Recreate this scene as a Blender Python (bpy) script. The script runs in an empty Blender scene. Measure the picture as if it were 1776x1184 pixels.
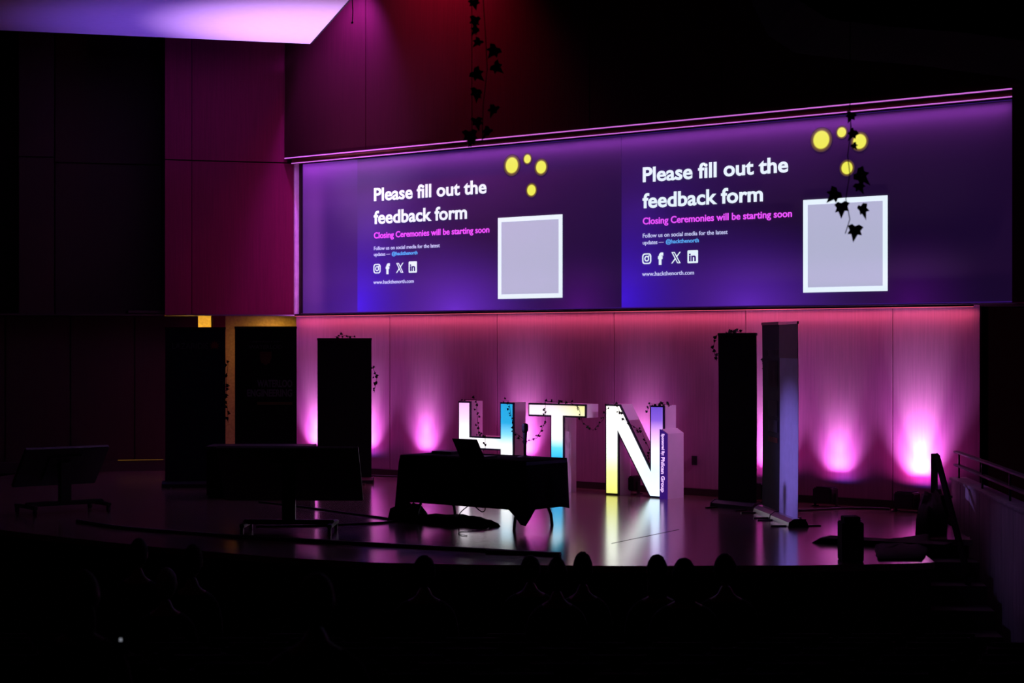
import bpy, bmesh, math, random
from mathutils import Vector, Matrix
random.seed(7)
SC = bpy.context.scene
COL = SC.collection
R = math.radians
PI = math.pi

# ------------------------------------------------------------------ camera
CAM = Vector((16.3, -19.74, 2.0))
ALPHA = R(39.55)
FWD = Vector((-math.sin(ALPHA), math.cos(ALPHA), 0))
RGT = Vector((math.cos(ALPHA), math.sin(ALPHA), 0))
cd = bpy.data.cameras.new('camera')
cam = bpy.data.objects.new('camera', cd); COL.objects.link(cam)
cam.location = CAM; cam.rotation_euler = (PI/2, 0, ALPHA)
cd.sensor_width = 36; cd.lens = 36*3100/1776; cd.shift_y = 4/1776; cd.clip_start = .3
cd.dof.use_dof = True; cd.dof.focus_distance = 22.5; cd.dof.aperture_fstop = 3.2
SC.camera = cam

# ------------------------------------------------------------------ colour management, world
SC.view_settings.view_transform = 'Standard'
SC.view_settings.look = 'None'
SC.view_settings.exposure = 0.0
SC.view_settings.gamma = 1.0
SC.view_settings.use_curve_mapping = False
SC.cycles.use_denoising = True
SC.cycles.light_sampling_threshold = 0.0
SC.cycles.sample_clamp_indirect = 4.0
W = bpy.data.worlds.new('dark_hall'); SC.world = W; W.use_nodes = True
W.node_tree.nodes['Background'].inputs[0].default_value = (.5, .05, .16, 1)
W.node_tree.nodes['Background'].inputs[1].default_value = .003

# ------------------------------------------------------------------ lights of the hall
def light(name, kind, loc, power, color, to=None, size=.1, size_y=None, cone=45, blend=1.0, parent=None, spread=None):
    d = bpy.data.lights.new(name, kind); d.energy = power; d.color = color
    if kind == 'AREA':
        d.size = size
        if size_y is not None: d.shape = 'RECTANGLE'; d.size_y = size_y
        if spread: d.spread = R(spread)
    else: d.shadow_soft_size = size
    if kind == 'SPOT': d.spot_size = R(cone); d.spot_blend = blend
    o = bpy.data.objects.new(name, d); COL.objects.link(o); o.location = loc
    if to is not None:
        o.rotation_euler = (Vector(to)-Vector(loc)).to_track_quat('-Z', 'Y').to_euler()
    if parent:
        o.parent = parent; o.matrix_parent_inverse = Matrix.Translation(-parent.location)
    return o

# stage wash thrown up at the hanging canopy from the stage floor
light('canopy_wash_pink', 'SPOT', (-3.35, -1.35, .35), 2900, (.78, .40, 1), (-2.6, -1.35, 6.6), .10, cone=48)
light('canopy_wash_violet', 'SPOT', (-3.6, -2.6, .35), 880, (.20, .09, 1), (-3.9, -2.5, 6.6), .06, cone=54)
light('side_wall_wash', 'SPOT', (-2.9, -.9, .3), 60, (1, .10, .62), (-4.9, -.5, 3.6), .06, cone=60)
light('high_red_wash', 'SPOT', (-1.0, -1.1, 8.3), 420, (1, .01, .12), (-1.2, -.15, 6.9), .1, cone=110)
light('canopy_edge_spill', 'SPOT', (-2.7, -.75, 7.6), 650, (.50, .08, 1), (-3.1, -.15, 6.3), .08, cone=90)
light('banner_blue_fill', 'SPOT', (2.3, -6.3, 1.7), 520, (.40, .26, 1), (6.0, -2.5, .75), .05, cone=20)  # added spot without a fixture, lifts the pale banner in blue
light('letter_side_fill', 'SPOT', (9.0, -.85, 4.7), 480, (.85, .36, 1), (2.4, -.6, .6), .08, cone=24)  # added fill with no fixture, brightens the right sides of the letters
light('corridor_lamp', 'AREA', (-5.2, .30, 2.35), 5, (1, .55, .12), (-5.5, .5, 1.2), .3)
light('far_corridor_lamp', 'AREA', (-6.4, -.25, 2.2), 5, (1, .62, .12), (-6.6, 0, 2.3), .2)
light('house_glow', 'AREA', (6, -14, 8.5), 1.2, (1, .25, .3), (6, -10, 0), 6)

# LED strips under the screen and above it
light('red_strip_light', 'AREA', (1.34, -.10, 2.40), 14, (1, .15, .27), (1.34, .03, 1.9), 11.5, .02)
light('purple_strip_light', 'AREA', (1.65, -.125, 4.80), 26, (.62, .10, .95), (1.65, -.02, 4.35), 11.8, .02)
light('screen_edge_fill', 'AREA', (-3.9, -.35, 3.5), 4.5, (.75, .16, .9), (-4.5, -.02, 3.5), .04, 2.0)  # not a strip: floating panel added to light the jamb and side wall

# ------------------------------------------------------------------ materials
MATS = {}
def mat(name, col, rough=.6, metal=0, noise=.12, nscale=8, bump=0, emit=None, estr=0, spec=.5, stretch=(1, 1, 1)):
    if name in MATS: return MATS[name]
    m = bpy.data.materials.new(name); m.use_nodes = True; nt = m.node_tree; b = nt.nodes['Principled BSDF']
    b.inputs['Roughness'].default_value = rough; b.inputs['Metallic'].default_value = metal
    b.inputs['Specular IOR Level'].default_value = spec
    tc = nt.nodes.new('ShaderNodeTexCoord'); mp = nt.nodes.new('ShaderNodeMapping')
    mp.inputs['Scale'].default_value = stretch
    n = nt.nodes.new('ShaderNodeTexNoise'); n.inputs['Scale'].default_value = nscale; n.inputs['Detail'].default_value = 4
    nt.links.new(tc.outputs['Object'], mp.inputs[0]); nt.links.new(mp.outputs[0], n.inputs['Vector'])
    cr = nt.nodes.new('ShaderNodeValToRGB')
    cr.color_ramp.elements[0].position = .3; cr.color_ramp.elements[1].position = .7
    cr.color_ramp.elements[0].color = tuple(c*(1-noise) for c in col)+(1,)
    cr.color_ramp.elements[1].color = tuple(min(1, c*(1+noise)) for c in col)+(1,)
    nt.links.new(n.outputs['Fac'], cr.inputs[0]); nt.links.new(cr.outputs[0], b.inputs['Base Color'])
    if bump:
        bp = nt.nodes.new('ShaderNodeBump'); bp.inputs['Strength'].default_value = bump; bp.inputs['Distance'].default_value = .01
        nt.links.new(n.outputs['Fac'], bp.inputs['Height']); nt.links.new(bp.outputs[0], b.inputs['Normal'])
    if emit:
        b.inputs['Emission Color'].default_value = tuple(emit)+(1,); b.inputs['Emission Strength'].default_value = estr
    MATS[name] = m
    return m

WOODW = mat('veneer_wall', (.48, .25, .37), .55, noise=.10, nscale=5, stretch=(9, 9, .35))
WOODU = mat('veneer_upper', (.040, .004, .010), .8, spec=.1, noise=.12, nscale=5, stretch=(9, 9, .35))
WOODD = mat('veneer_bay_shaded', (.032, .006, .005), .7, noise=.12, nscale=5, stretch=(9, 9, .35))  # same veneer as the side wall, shade of the bays put into its colour
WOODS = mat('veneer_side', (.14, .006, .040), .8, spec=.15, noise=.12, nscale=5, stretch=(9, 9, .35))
BLACKW = mat('dark_wall', (.03, .012, .012), .8)
PLAST = mat('yellow_plaster', (.5, .36, .14), .8, noise=.15, nscale=30)
CEILW = mat('canopy_white', (.82, .80, .84), .75, noise=.02)
CANV = mat('screen_canvas', (.13, .12, .14), .8, noise=.02)
BLK = mat('black_metal', (.012, .012, .014), .45)
BLKP = mat('black_plastic', (.010, .010, .011), .5)
MBB = mat('matte_black_box', (.004, .0035, .004), .9, spec=.1)
CLOTH = mat('black_cloth', (.006, .006, .008), .95, bump=.3, nscale=40, spec=.15)
BANB = mat('banner_black', (.006, .006, .007), .7, spec=.2)
BANN = mat('banner_navy', (.006, .008, .03), .7, spec=.2)
BANG = mat('banner_pale', (.66, .66, .92), .7, noise=.06)
BANGT = mat('banner_pale_top', (.34, .22, .26), .7, noise=.06)
ALU = mat('brushed_aluminium', (.62, .60, .64), .32, metal=1, noise=.06)
WHITEP = mat('white_painted_side', (.88, .84, .88), .6, noise=.04, nscale=4)
RIM = mat('letter_rim', (.03, .02, .06), .4)
SEATF = mat('seat_fabric', (.025, .008, .010), .95, noise=.3, nscale=60, spec=.1)
SEATP = mat('seat_shell', (.012, .010, .010), .6, spec=.2)
SKIN = mat('skin', (.30, .16, .11), .6)
HAIRD = mat('dark_hair', (.008, .006, .006), .8, bump=.5, nscale=60, stretch=(1, 1, .2), spec=.2)
HAIRG = mat('grey_hair', (.30, .28, .25), .8, bump=.5, nscale=60)
SHIRT = mat('dark_shirt', (.008, .008, .010), .9, spec=.1)
SHIRTR = mat('maroon_shirt', (.06, .012, .012), .9, spec=.1)
TROUS = mat('dark_trousers', (.006, .006, .009), .9, spec=.1)
LEAF = mat('ivy_leaf', (.010, .022, .012), .7, noise=.3, nscale=20, spec=.2)
STEM = mat('ivy_stem', (.012, .012, .006), .8, spec=.1)
CONC = mat('board_marked_parapet', (.40, .33, .36), .75, noise=.25, nscale=3, bump=.2, stretch=(4, 4, .5))
DARKAUD = mat('auditorium_carpet', (.010, .006, .007), .98, spec=.05)

def emis(name, col, strength=1.0):
    if name in MATS: return MATS[name]
    m = bpy.data.materials.new(name); m.use_nodes = True; b = m.node_tree.nodes['Principled BSDF']
    b.inputs['Base Color'].default_value = tuple(min(.8, c) for c in col)+(1,); b.inputs['Roughness'].default_value = .8
    b.inputs['Specular IOR Level'].default_value = .1
    b.inputs['Emission Color'].default_value = tuple(col)+(1,); b.inputs['Emission Strength'].default_value = strength
    MATS[name] = m; return m

def srgb(r, g, b):
    f = lambda v: (v/255/12.92) if v/255 <= .04045 else ((v/255+.055)/1.055)**2.4
    return (f(r), f(g), f(b))

def glow_nodes(nt, glows, base, sep=None):
    """sum of soft round glows (slide artwork) in object coordinates; returns colour socket"""
    tc = nt.nodes.new('ShaderNodeTexCoord'); acc = None
    rgb = nt.nodes.new('ShaderNodeRGB'); rgb.outputs[0].default_value = tuple(base)+(1,); acc = rgb.outputs[0]
    for (cx, cz, rx, rz, col) in glows:
        mp = nt.nodes.new('ShaderNodeMapping'); mp.inputs['Location'].default_value = (-cx/rx, 0, -cz/rz)
        mp.inputs['Scale'].default_value = (1/rx, 0, 1/rz)
        nt.links.new(tc.outputs['Object'], mp.inputs[0])
        g = nt.nodes.new('ShaderNodeTexGradient'); g.gradient_type = 'QUADRATIC_SPHERE'
        nt.links.new(mp.outputs[0], g.inputs[0])
        mx = nt.nodes.new('ShaderNodeMix'); mx.data_type = 'RGBA'; mx.blend_type = 'ADD'
        nt.links.new(g.outputs['Fac'], mx.inputs[0]); nt.links.new(acc, mx.inputs[6])
        mx.inputs[7].default_value = tuple(col)+(1,); acc = mx.outputs[2]
    return acc

def slide_mat(name, glows, base):
    m = bpy.data.materials.new(name); m.use_nodes = True; nt = m.node_tree; b = nt.nodes['Principled BSDF']
    b.inputs['Base Color'].default_value = (.13, .12, .14, 1); b.inputs['Roughness'].default_value = .8
    b.inputs['Specular IOR Level'].default_value = .1
    nt.links.new(glow_nodes(nt, glows, base), b.inputs['Emission Color']); b.inputs['Emission Strength'].default_value = 1
    return m

def floor_mat():
    m = bpy.data.materials.new('maple_stage_floor'); m.use_nodes = True; nt = m.node_tree; b = nt.nodes['Principled BSDF']
    tc = nt.nodes.new('ShaderNodeTexCoord')
    br = nt.nodes.new('ShaderNodeTexBrick'); br.inputs['Scale'].default_value = 1
    br.inputs['Brick Width'].default_value = 1.6; br.inputs['Row Height'].default_value = .085
    br.inputs['Mortar Size'].default_value = .0012; br.inputs['Color1'].default_value = (.34, .22, .17, 1)
    br.inputs['Color2'].default_value = (.26, .165, .125, 1); br.inputs['Mortar'].default_value = (.06, .03, .02, 1)
    nt.links.new(tc.outputs['Object'], br.inputs[0])
    n = nt.nodes.new('ShaderNodeTexNoise'); n.inputs['Scale'].default_value = 3; n.inputs['Detail'].default_value = 5
    mp = nt.nodes.new('ShaderNodeMapping'); mp.inputs['Scale'].default_value = (.6, 9, 1)
    nt.links.new(tc.outputs['Object'], mp.inputs[0]); nt.links.new(mp.outputs[0], n.inputs[0])
    mr = nt.nodes.new('ShaderNodeMapRange'); mr.inputs[3].default_value = .15; mr.inputs[4].default_value = .22
    nt.links.new(n.outputs[0], mr.inputs[0]); nt.links.new(mr.outputs[0], b.inputs['Roughness'])
    nt.links.new(br.outputs['Color'], b.inputs['Base Color'])
    bp = nt.nodes.new('ShaderNodeBump'); b.inputs['Coat Weight'].default_value = 1; b.inputs['Coat Roughness'].default_value = .17; b.inputs['Coat IOR'].default_value = 1.6; bp.inputs['Strength'].default_value = .03; bp.inputs['Distance'].default_value = .01
    nt.links.new(n.outputs[0], bp.inputs['Height']); nt.links.new(bp.outputs[0], b.inputs['Normal'])
    return m

def letter_face_mat(name, axis, stops, glow=1.0, xr=None):
    """LED face: colour ramp along local z (or x); optional second ramp switched by local x"""
    m = bpy.data.materials.new(name); m.use_nodes = True; nt = m.node_tree; b = nt.nodes['Principled BSDF']
    tc = nt.nodes.new('ShaderNodeTexCoord'); sp = nt.nodes.new('ShaderNodeSeparateXYZ'); nt.links.new(tc.outputs['Object'], sp.inputs[0])
    def ramp(sock, lo, hi, st):
        mr = nt.nodes.new('ShaderNodeMapRange'); mr.inputs[1].default_value = lo; mr.inputs[2].default_value = hi
        nt.links.new(sock, mr.inputs[0]); cr = nt.nodes.new('ShaderNodeValToRGB')
        els = cr.color_ramp.elements
        els[0].position = st[0][0]; els[0].color = st[0][1]+(1,); els[1].position = st[-1][0]; els[1].color = st[-1][1]+(1,)
        for p, c in st[1:-1]:
            e = els.new(p); e.color = c+(1,)
        nt.links.new(mr.outputs[0], cr.inputs[0]); return cr.outputs[0]
    a = ramp(sp.outputs['Z'], 0, 1.2, stops[0])
    if xr:
        c = ramp(sp.outputs['Z'], 0, 1.2, stops[1])
        mr = nt.nodes.new('ShaderNodeMapRange'); mr.inputs[1].default_value = xr[0]; mr.inputs[2].default_value = xr[1]
        nt.links.new(sp.outputs['X'], mr.inputs[0])
        mx = nt.nodes.new('ShaderNodeMix'); mx.data_type = 'RGBA'
        nt.links.new(mr.outputs[0], mx.inputs[0]); nt.links.new(a, mx.inputs[6]); nt.links.new(c, mx.inputs[7]); a = mx.outputs[2]
    b.inputs['Base Color'].default_value = (.7, .7, .7, 1); b.inputs['Roughness'].default_value = .5
    nt.links.new(a, b.inputs['Emission Color']); b.inputs['Emission Strength'].default_value = glow
    return m

# ------------------------------------------------------------------ mesh helpers
def link(name, me, m, parent=None, loc=None, rotz=0):
    o = bpy.data.objects.new(name, me); COL.objects.link(o)
    if m is not None and not me.materials: me.materials.append(m)
    if parent is not None: o.parent = parent
    if loc is not None: o.location = loc
    if rotz: o.rotation_euler = (0, 0, rotz)
    return o
def done(name, bm, m, parent=None, loc=None, rotz=0, smooth=False):
    bmesh.ops.recalc_face_normals(bm, faces=bm.faces)
    me = bpy.data.meshes.new(name); bm.to_mesh(me); bm.free()
    if smooth:
        for p in me.polygons: p.use_smooth = True
    return link(name, me, m, parent, loc, rotz)
def tag(o, label=None, cat=None, group=None, kind=None):
    if label: o['label'] = label
    if cat: o['category'] = cat
    if group: o['group'] = group
    if kind: o['kind'] = kind
    return o
def thing(name, label, cat, loc=(0, 0, 0), rotz=0, group=None):
    o = bpy.data.objects.new(name, None); COL.objects.link(o); o.location = loc; o.rotation_euler = (0, 0, rotz)
    o.empty_display_size = .1
    return tag(o, label, cat, group)
def NB(): return bmesh.new()
def box(bm, lo, hi, bev=0, M=None):
    r = bmesh.ops.create_cube(bm, size=1)
    c = [(a+b)/2 for a, b in zip(lo, hi)]; s = [abs(b-a) for a, b in zip(lo, hi)]
    T = Matrix.Translation(c) @ Matrix.Diagonal((*s, 1))
    if M is not None: T = M @ T
    bmesh.ops.transform(bm, matrix=T, verts=r['verts'])
    if bev:
        es = list({e for v in r['verts'] for e in v.link_edges})
        bmesh.ops.bevel(bm, geom=es, offset=bev, segments=2, affect='EDGES', clamp_overlap=True)
    return bm
def tube(bm, pts, r, n=8, r2=None, cap=True):
    pts = [Vector(p) for p in pts]; rings = []
    up = None
    for i, p in enumerate(pts):
        d = (pts[min(i+1, len(pts)-1)]-pts[max(i-1, 0)]).normalized()
        if up is None:
            up = Vector((0, 0, 1)) if abs(d.z) < .9 else Vector((1, 0, 0))
        a = d.cross(up).normalized(); b = a.cross(d).normalized(); up = b
        rr = r if r2 is None else r+(r2-r)*i/(len(pts)-1)
        rings.append([bm.verts.new(p+a*math.cos(2*PI*k/n)*rr+b*math.sin(2*PI*k/n)*rr) for k in range(n)])
    for A, B in zip(rings, rings[1:]):
        for k in range(n): bm.faces.new((A[k], A[(k+1) % n], B[(k+1) % n], B[k]))
    if cap: bm.faces.new(rings[0]); bm.faces.new(rings[-1])
    return bm
def prism(bm, poly, a, b, plane='xz'):
    """polygon extruded: plane 'xz' from y=a to b; 'xy' from z=a to b"""
    f = (lambda p, t: (p[0], t, p[1])) if plane == 'xz' else ((lambda p, t: (p[0], p[1], t)) if plane == 'xy' else (lambda p, t: (t, p[0], p[1])))
    A = [bm.verts.new(f(p, a)) for p in poly]; B = [bm.verts.new(f(p, b)) for p in poly]
    n = len(poly)
    fs = [bm.faces.new(A), bm.faces.new(B)]
    for q in fs: q.normal_update()
    for k in range(n): bm.faces.new((A[k], A[(k+1) % n], B[(k+1) % n], B[k]))
    bmesh.ops.triangulate(bm, faces=[q for q in fs if len(q.verts) > 4])
    return bm
def lathe(bm, prof, n=20, c=(0, 0, 0)):
    rings = [[bm.verts.new((c[0]+r*math.cos(2*PI*k/n), c[1]+r*math.sin(2*PI*k/n), c[2]+z)) for k in range(n)] for r, z in prof]
    for A, B in zip(rings, rings[1:]):
        for k in range(n): bm.faces.new((A[k], A[(k+1) % n], B[(k+1) % n], B[k]))
    bm.faces.new(rings[0]); bm.faces.new(rings[-1]); return bm
def inset(poly, b):
    n = len(poly); area = sum(poly[i][0]*poly[(i+1) % n][1]-poly[(i+1) % n][0]*poly[i][1] for i in range(n))
    s = 1 if area > 0 else -1; L = []
    for i in range(n):
        p, q = Vector(poly[i]), Vector(poly[(i+1) % n]); d = (q-p).normalized(); nn = Vector((-d.y, d.x))*s
        L.append((p+nn*b, d))
    out = []
    for i in range(n):
        p, d = L[i-1]; q, e = L[i]; cr = d.x*e.y-d.y*e.x
        if abs(cr) < 1e-6: out.append(tuple(q)); continue
        t = ((q-p).x*e.y-(q-p).y*e.x)/cr; out.append(tuple(p+d*t))
    return out
def copy_tree(o, parent=None):
    c = o.copy(); COL.objects.link(c); c.parent = parent
    for ch in list(o.children): copy_tree(ch, c)
    return c
def structure(name, bm, m, parent=None, loc=None, rotz=0):
    o = done(name, bm, m, parent, loc, rotz)
    if parent is None: o['kind'] = 'structure'
    return o

def text_mesh(txt, x0, x1, zb, cap, y, bold=.02, spacing=1.0, rot=None):
    """lettering fitted between x0 and x1, baseline zb, capital height cap, on the plane y, facing -y"""
    cu = bpy.data.curves.new('t', 'FONT'); cu.body = txt; cu.size = 1; cu.offset = bold; cu.space_character = spacing
    cu.resolution_u = 4; cu.extrude = .002
    o = bpy.data.objects.new('t', cu); COL.objects.link(o)
    dg = bpy.context.evaluated_depsgraph_get(); dg.update()
    me = bpy.data.meshes.new_from_object(o.evaluated_get(dg))
    bpy.data.objects.remove(o); bpy.data.curves.remove(cu)
    xs = [v.co.x for v in me.vertices]; lo, hi = min(xs), max(xs)
    sx = (x1-x0)/(hi-lo); sz = cap/.729
    for v in me.vertices:
        x, yy, z = v.co
        v.co = (x0+(x-lo)*sx, y-z, zb+yy*sz)
    me.name = 'lettering'
    return me

# ================================================================== THE SETTING
# lower back wall: veneer panels with open joints
bw = NB(); box(bw, (-4.46, .04, 0), (7.149, .22, 2.47)); wall_back = structure('wall_back', bw, BLACKW)
seams = [-4.46, -2.408, -.282, 1.809, 3.914, 6.01, 7.149]
for a, b in zip(seams, seams[1:]):
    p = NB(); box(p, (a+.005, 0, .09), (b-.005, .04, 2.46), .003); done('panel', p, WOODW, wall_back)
bb = NB(); box(bb, (-4.46, -.012, 0), (7.149, .04, .085), .003); structure('baseboard_back', bb, BLACKW)
# upper wall over the screen
uw = NB(); box(uw, (-4.56, -.11, 4.95), (9.2, .3, 9.2)); wall_up = structure('wall_upper', uw, BLACKW)
ups = [-4.56, -2.772, -.63, 1.504, 3.65, 5.79, 7.93, 9.2]
for a, b in zip(ups, ups[1:]):
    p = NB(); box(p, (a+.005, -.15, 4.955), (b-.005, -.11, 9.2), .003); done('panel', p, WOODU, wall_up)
# slot behind the screen
sb = NB(); box(sb, (-4.46, .06, 2.47), (7.7, .3, 4.95)); structure('wall_screen_recess', sb, BLACKW)

# left splayed wall: raised above the stage on a soffit
DX, DY = -.589, -.808; NX, NY = -.808, .589
C0 = (-4.477, 0.0)
def L(t, off): return (C0[0]+t*DX+off*NX, C0[1]+t*DY+off*NY)
def lwall(bm, t0, t1, o0, o1, z0, z1): return prism(bm, [L(t0, o0), L(t1, o0), L(t1, o1), L(t0, o1)], z0, z1, 'xy')
b = NB(); lwall(b, .0, 2.03, .03, 1.5, 2.47, 7.2); wall_left = structure('wall_left', b, BLACKW)
for (t0, t1, z0, z1) in ((-.02, 1.62, 2.455, 4.865), (.13, 1.62, 4.885, 7.2)):
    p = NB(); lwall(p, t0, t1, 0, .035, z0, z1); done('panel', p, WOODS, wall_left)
for z0, z1 in ((2.455, 4.865), (4.885, 7.2)):
    p = NB(); prism(p, [L(1.63, .0), L(2.04, -.06), L(2.04, .03), L(1.63, .035)], z0, z1, 'xy'); done('panel', p, WOODS, wall_left)
# the jamb that closes the end of the wall beside the screen
j = NB(); prism(j, [(-4.485, -.02), (-4.452, -.02), (-4.452, .06), (-4.485, .06)], 2.475, 4.9, 'xy'); structure('trim_jamb', j, mat('pale_jamb', (.9, .88, .92), .5))
# second bay, set back
b = NB(); lwall(b, 2.04, 3.72, .9, 1.6, 2.47, 7.2); w2 = structure('wall_left_bay', b, BLACKW)
for z0, z1 in ((2.47, 4.865), (4.885, 7.2)):
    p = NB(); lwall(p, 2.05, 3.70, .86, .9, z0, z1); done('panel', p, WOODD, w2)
b = NB(); lwall(b, 3.72, 4.25, .1, 1.6, 2.47, 7.2); w3 = structure('wall_left_pier', b, BLACKW)
for z0, z1 in ((2.47, 4.865), (4.885, 7.2)):
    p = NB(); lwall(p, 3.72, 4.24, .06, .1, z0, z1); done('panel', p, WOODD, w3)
b = NB(); lwall(b, 4.25, 9, 1.0, 1.6, 2.47, 7.2); structure('wall_left_far', b, BLACKW)
b = NB(); lwall(b, 2.04, 9, .06, 1.0, 2.44, 2.47); structure('trim_soffit', b, BLACKW)
b = NB(); lwall(b, -.02, 2.03, -.012, .0, 2.44, 2.462); structure('trim_edge', b, ALU)
# below the soffit: side stage openings
b = NB(); lwall(b, 1.5, 9, .34, .44, 0, 2.44); wl = structure('wall_side_stage', b, BLACKW)
for t in (1.52, 2.5, 3.48, 4.46, 5.44, 6.42):
    p = NB(); lwall(p, t, t+.96, .31, .34, .1, 2.43); done('panel', p, WOODD, wl)
b = NB(); lwall(b, 1.52, 7.4, .25, .34, .0, .17); structure('baseboard_left', b, BLACKW)
b = NB(); lwall(b, 2.05, 2.75, .24, .25, .172, .18); structure('trim_step_edge', b, emis('step_edge_glow', srgb(96, 66, 22), 1))  # plain thin trim, its warm lit look put in as faint emission
b = NB(); lwall(b, -2.5, 1.02, 1.22, 1.3, 0, 2.6); structure('wall_corridor', b, PLAST)
b = NB(); lwall(b, 1.02, 1.22, .9, 1.25, 0, 2.6); structure('wall_corridor_post', b, WOODS)
b = NB(); lwall(b, 1.15, 2.6, 1.9, 2.0, 0, 2.6); structure('wall_corridor_far', b, PLAST)
b = NB(); lwall(b, -2.5, 2.6, .05, 2.0, 2.48, 2.52); structure('ceiling_corridor', b, BLACKW)
# right end
b = NB(); prism(b, [(7.70, -.35), (9.3, -.35), (9.3, .3), (7.70, .3)], 2.47, 4.93, 'xy'); structure('wall_right', b, WOODS)
b = NB(); box(b, (7.1, 1.6, -1.1), (15, 1.7, 2.6)); structure('wall_right_passage', b, BLACKW)
b = NB(); box(b, (14.9, -6, -1.1), (15, 1.7, 9.2)); structure('wall_right_far', b, BLACKW)
b = NB(); box(b, (9.2, -.15, 2.5), (15, .3, 9.2)); structure('wall_right_upper', b, BLACKW)
b = NB(); box(b, (7.149, .0, 2.44), (9.3, 1.6, 2.47)); structure('trim_right_soffit', b, BLACKW)
# stage floor
EDGE = [(-7.6, -2.2), (-6.6, -4.4), (-5, -6.2), (-3.2, -7.5), (-1.4, -8.2), (-.2, -8.42), (1.07, -8.44), (2.39, -8.40), (3.93, -8.22), (4.9, -7.95), (5.76, -7.45), (6.815, -6.69), (8.075, -5.6), (8.75, -4.85), (8.86, -4.65), (7.75, -3.05), (8.30, -2.67), (7.25, -1.15), (7.149, -.8), (7.149, .1), (-4.5, .1), (-5.2, 2.6), (-10, 1.2)]
f = NB(); prism(f, EDGE, -.06, 0, 'xy'); structure('floor', f, floor_mat())
f = NB(); prism(f, inset(EDGE, .03), -1.1, -.06, 'xy'); structure('wall_stage_front', f, BLACKW)
# hall floor: shallow tiers that fan round the stage, rising towards the back
def hall(xr, Z, z): 
    p = CAM+RGT*xr+FWD*Z; return Vector((p.x, p.y, z))
def rowz(Z): return 2-.131*Z-1.25
ROWS = [14.0-.95*k for k in range(9)]
f = NB(); M = Matrix.Translation((CAM.x, CAM.y, 0)) @ Matrix.Rotation(ALPHA, 4, 'Z')
box(f, (-14, 14.45, -1.3), (14, 34, rowz(14)), M=M); fl = structure('floor_hall', f, DARKAUD)
for k, Z in enumerate(ROWS):
    f = NB(); box(f, (-9, Z-.5 if k < 8 else -3, -1.3), (9, Z+.45, rowz(Z)), M=M); done('step', f, DARKAUD, fl)
# high dark ceiling and the hall's rear and left walls
c = NB(); box(c, (-16, -26, 9.2), (24, 4, 9.3)); structure('ceiling', c, BLACKW)
b = NB(); box(b, (-16, -26.1, -1.4), (24, -26, 9.3)); structure('wall_rear', b, BLACKW)
b = NB(); box(b, (23.9, -26, -1.4), (24, 2, 9.3)); structure('wall_hall_right', b, BLACKW)
b = NB(); box(b, (-16.1, -26, -1.4), (-16, 4, 9.3)); structure('wall_hall_left', b, BLACKW)

# canopy hanging at the upper left
cp = [(-3.685, -.44), (-.3, -2.88), (3.5, -5.6), (-2.5, -13.9), (-11.5, -11.475)]
cn = thing('acoustic_canopy', 'flat white ceiling canopy glowing violet and pink at the top left', 'ceiling canopy', (0, 0, 6.63))
p = NB(); prism(p, cp, 0, .05, 'xy'); done('soffit_board', p, CEILW, cn)
p = NB(); prism(p, inset(cp, -.035), .01, .3, 'xy'); done('fascia', p, BLK, cn)
for x, y in ((-3.6, -2.2), (-1.2, -5), (-4, -9.5)):
    p = NB(); tube(p, [(x, y, .3), (x, y, 2.57)], .012, 6); done('hanger_rod', p, BLK, cn)
# dark curved reflector hanging upper right
rf = thing('curved_reflector', 'dark curved reflector panel hanging in shadow at the upper right', 'reflector', hall(3.02, 12, 3.93), ALPHA)
p = NB(); prof = [(-1.3, .95), (-1.22, .62), (-1.1, .38), (-.9, .25), (-.5, .2), (0, .16), (.6, .08), (1.2, -.02), (1.9, -.1)]
prism(p, prof+[(1.9, 1.2), (-1.3, 1.2)], 0, 1.4, 'xz'); done('reflector_body', p, mat('matte_black_board', (.004, .003, .004), .95, spec=.05), rf)
for x in (-.8, 1.4):
    p = NB(); tube(p, [(x, .7, 1.2), (x, .7, 5.48)], .02, 6); done('hanger_rod', p, BLK, rf)

# ================================================================== SCREEN
ZB, ZT = 2.495, 4.84
scr = thing('projection_screen', 'wide purple projection screen showing two copies of a feedback slide', 'screen', (0, 0, 0))
b = NB(); box(b, (-4.279, -.02, ZB-.02), (7.6, .03, ZT)); done('canvas', b, slide_mat('canvas_margin', [(-4.279, ZT, 2.2, 1.1, srgb(110, 30, 140)), (-3.0, ZB, 1.8, 1.6, srgb(50, 15, 120))], srgb(46, 16, 98)), scr)
b = NB(); box(b, (-4.30, -.05, 2.468), (7.6, .03, 2.482), .002); done('bottom_bar', b, ALU, scr)
b = NB(); box(b, (-4.30, -.03, 2.46), (-4.279, .03, ZT)); done('side_bar', b, BLK, scr)
dark = srgb(28, 8, 48)
glows = [(0, .1, 1.5, 1.6, srgb(60, 20, 225)), (2.0, .0, 2.2, 1.3, srgb(98, 40, 190)), (4.3, .0, 1.1, 1.0, srgb(60, 5, 90)), (.3, 1.3, 2.4, 1.8, srgb(50, 16, 110)), (2.4, 1.9, 2.2, 1.2, srgb(36, 8, 58))]
WHT = emis('slide_white', srgb(226, 243, 250), 1.0)
WH2 = emis('slide_small_white', srgb(190, 195, 235), 1.0)
MAG = emis('slide_magenta', srgb(232, 84, 250), 1.0)
CYA = emis('slide_cyan', srgb(90, 170, 240), 1.0)
YEL = emis('slide_yellow', srgb(240, 232, 80), 1.0)
INK = emis('slide_ink', srgb(60, 30, 110), 1.0)
CARD = emis('card_tone', srgb(176, 178, 206), 1.0)
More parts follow.
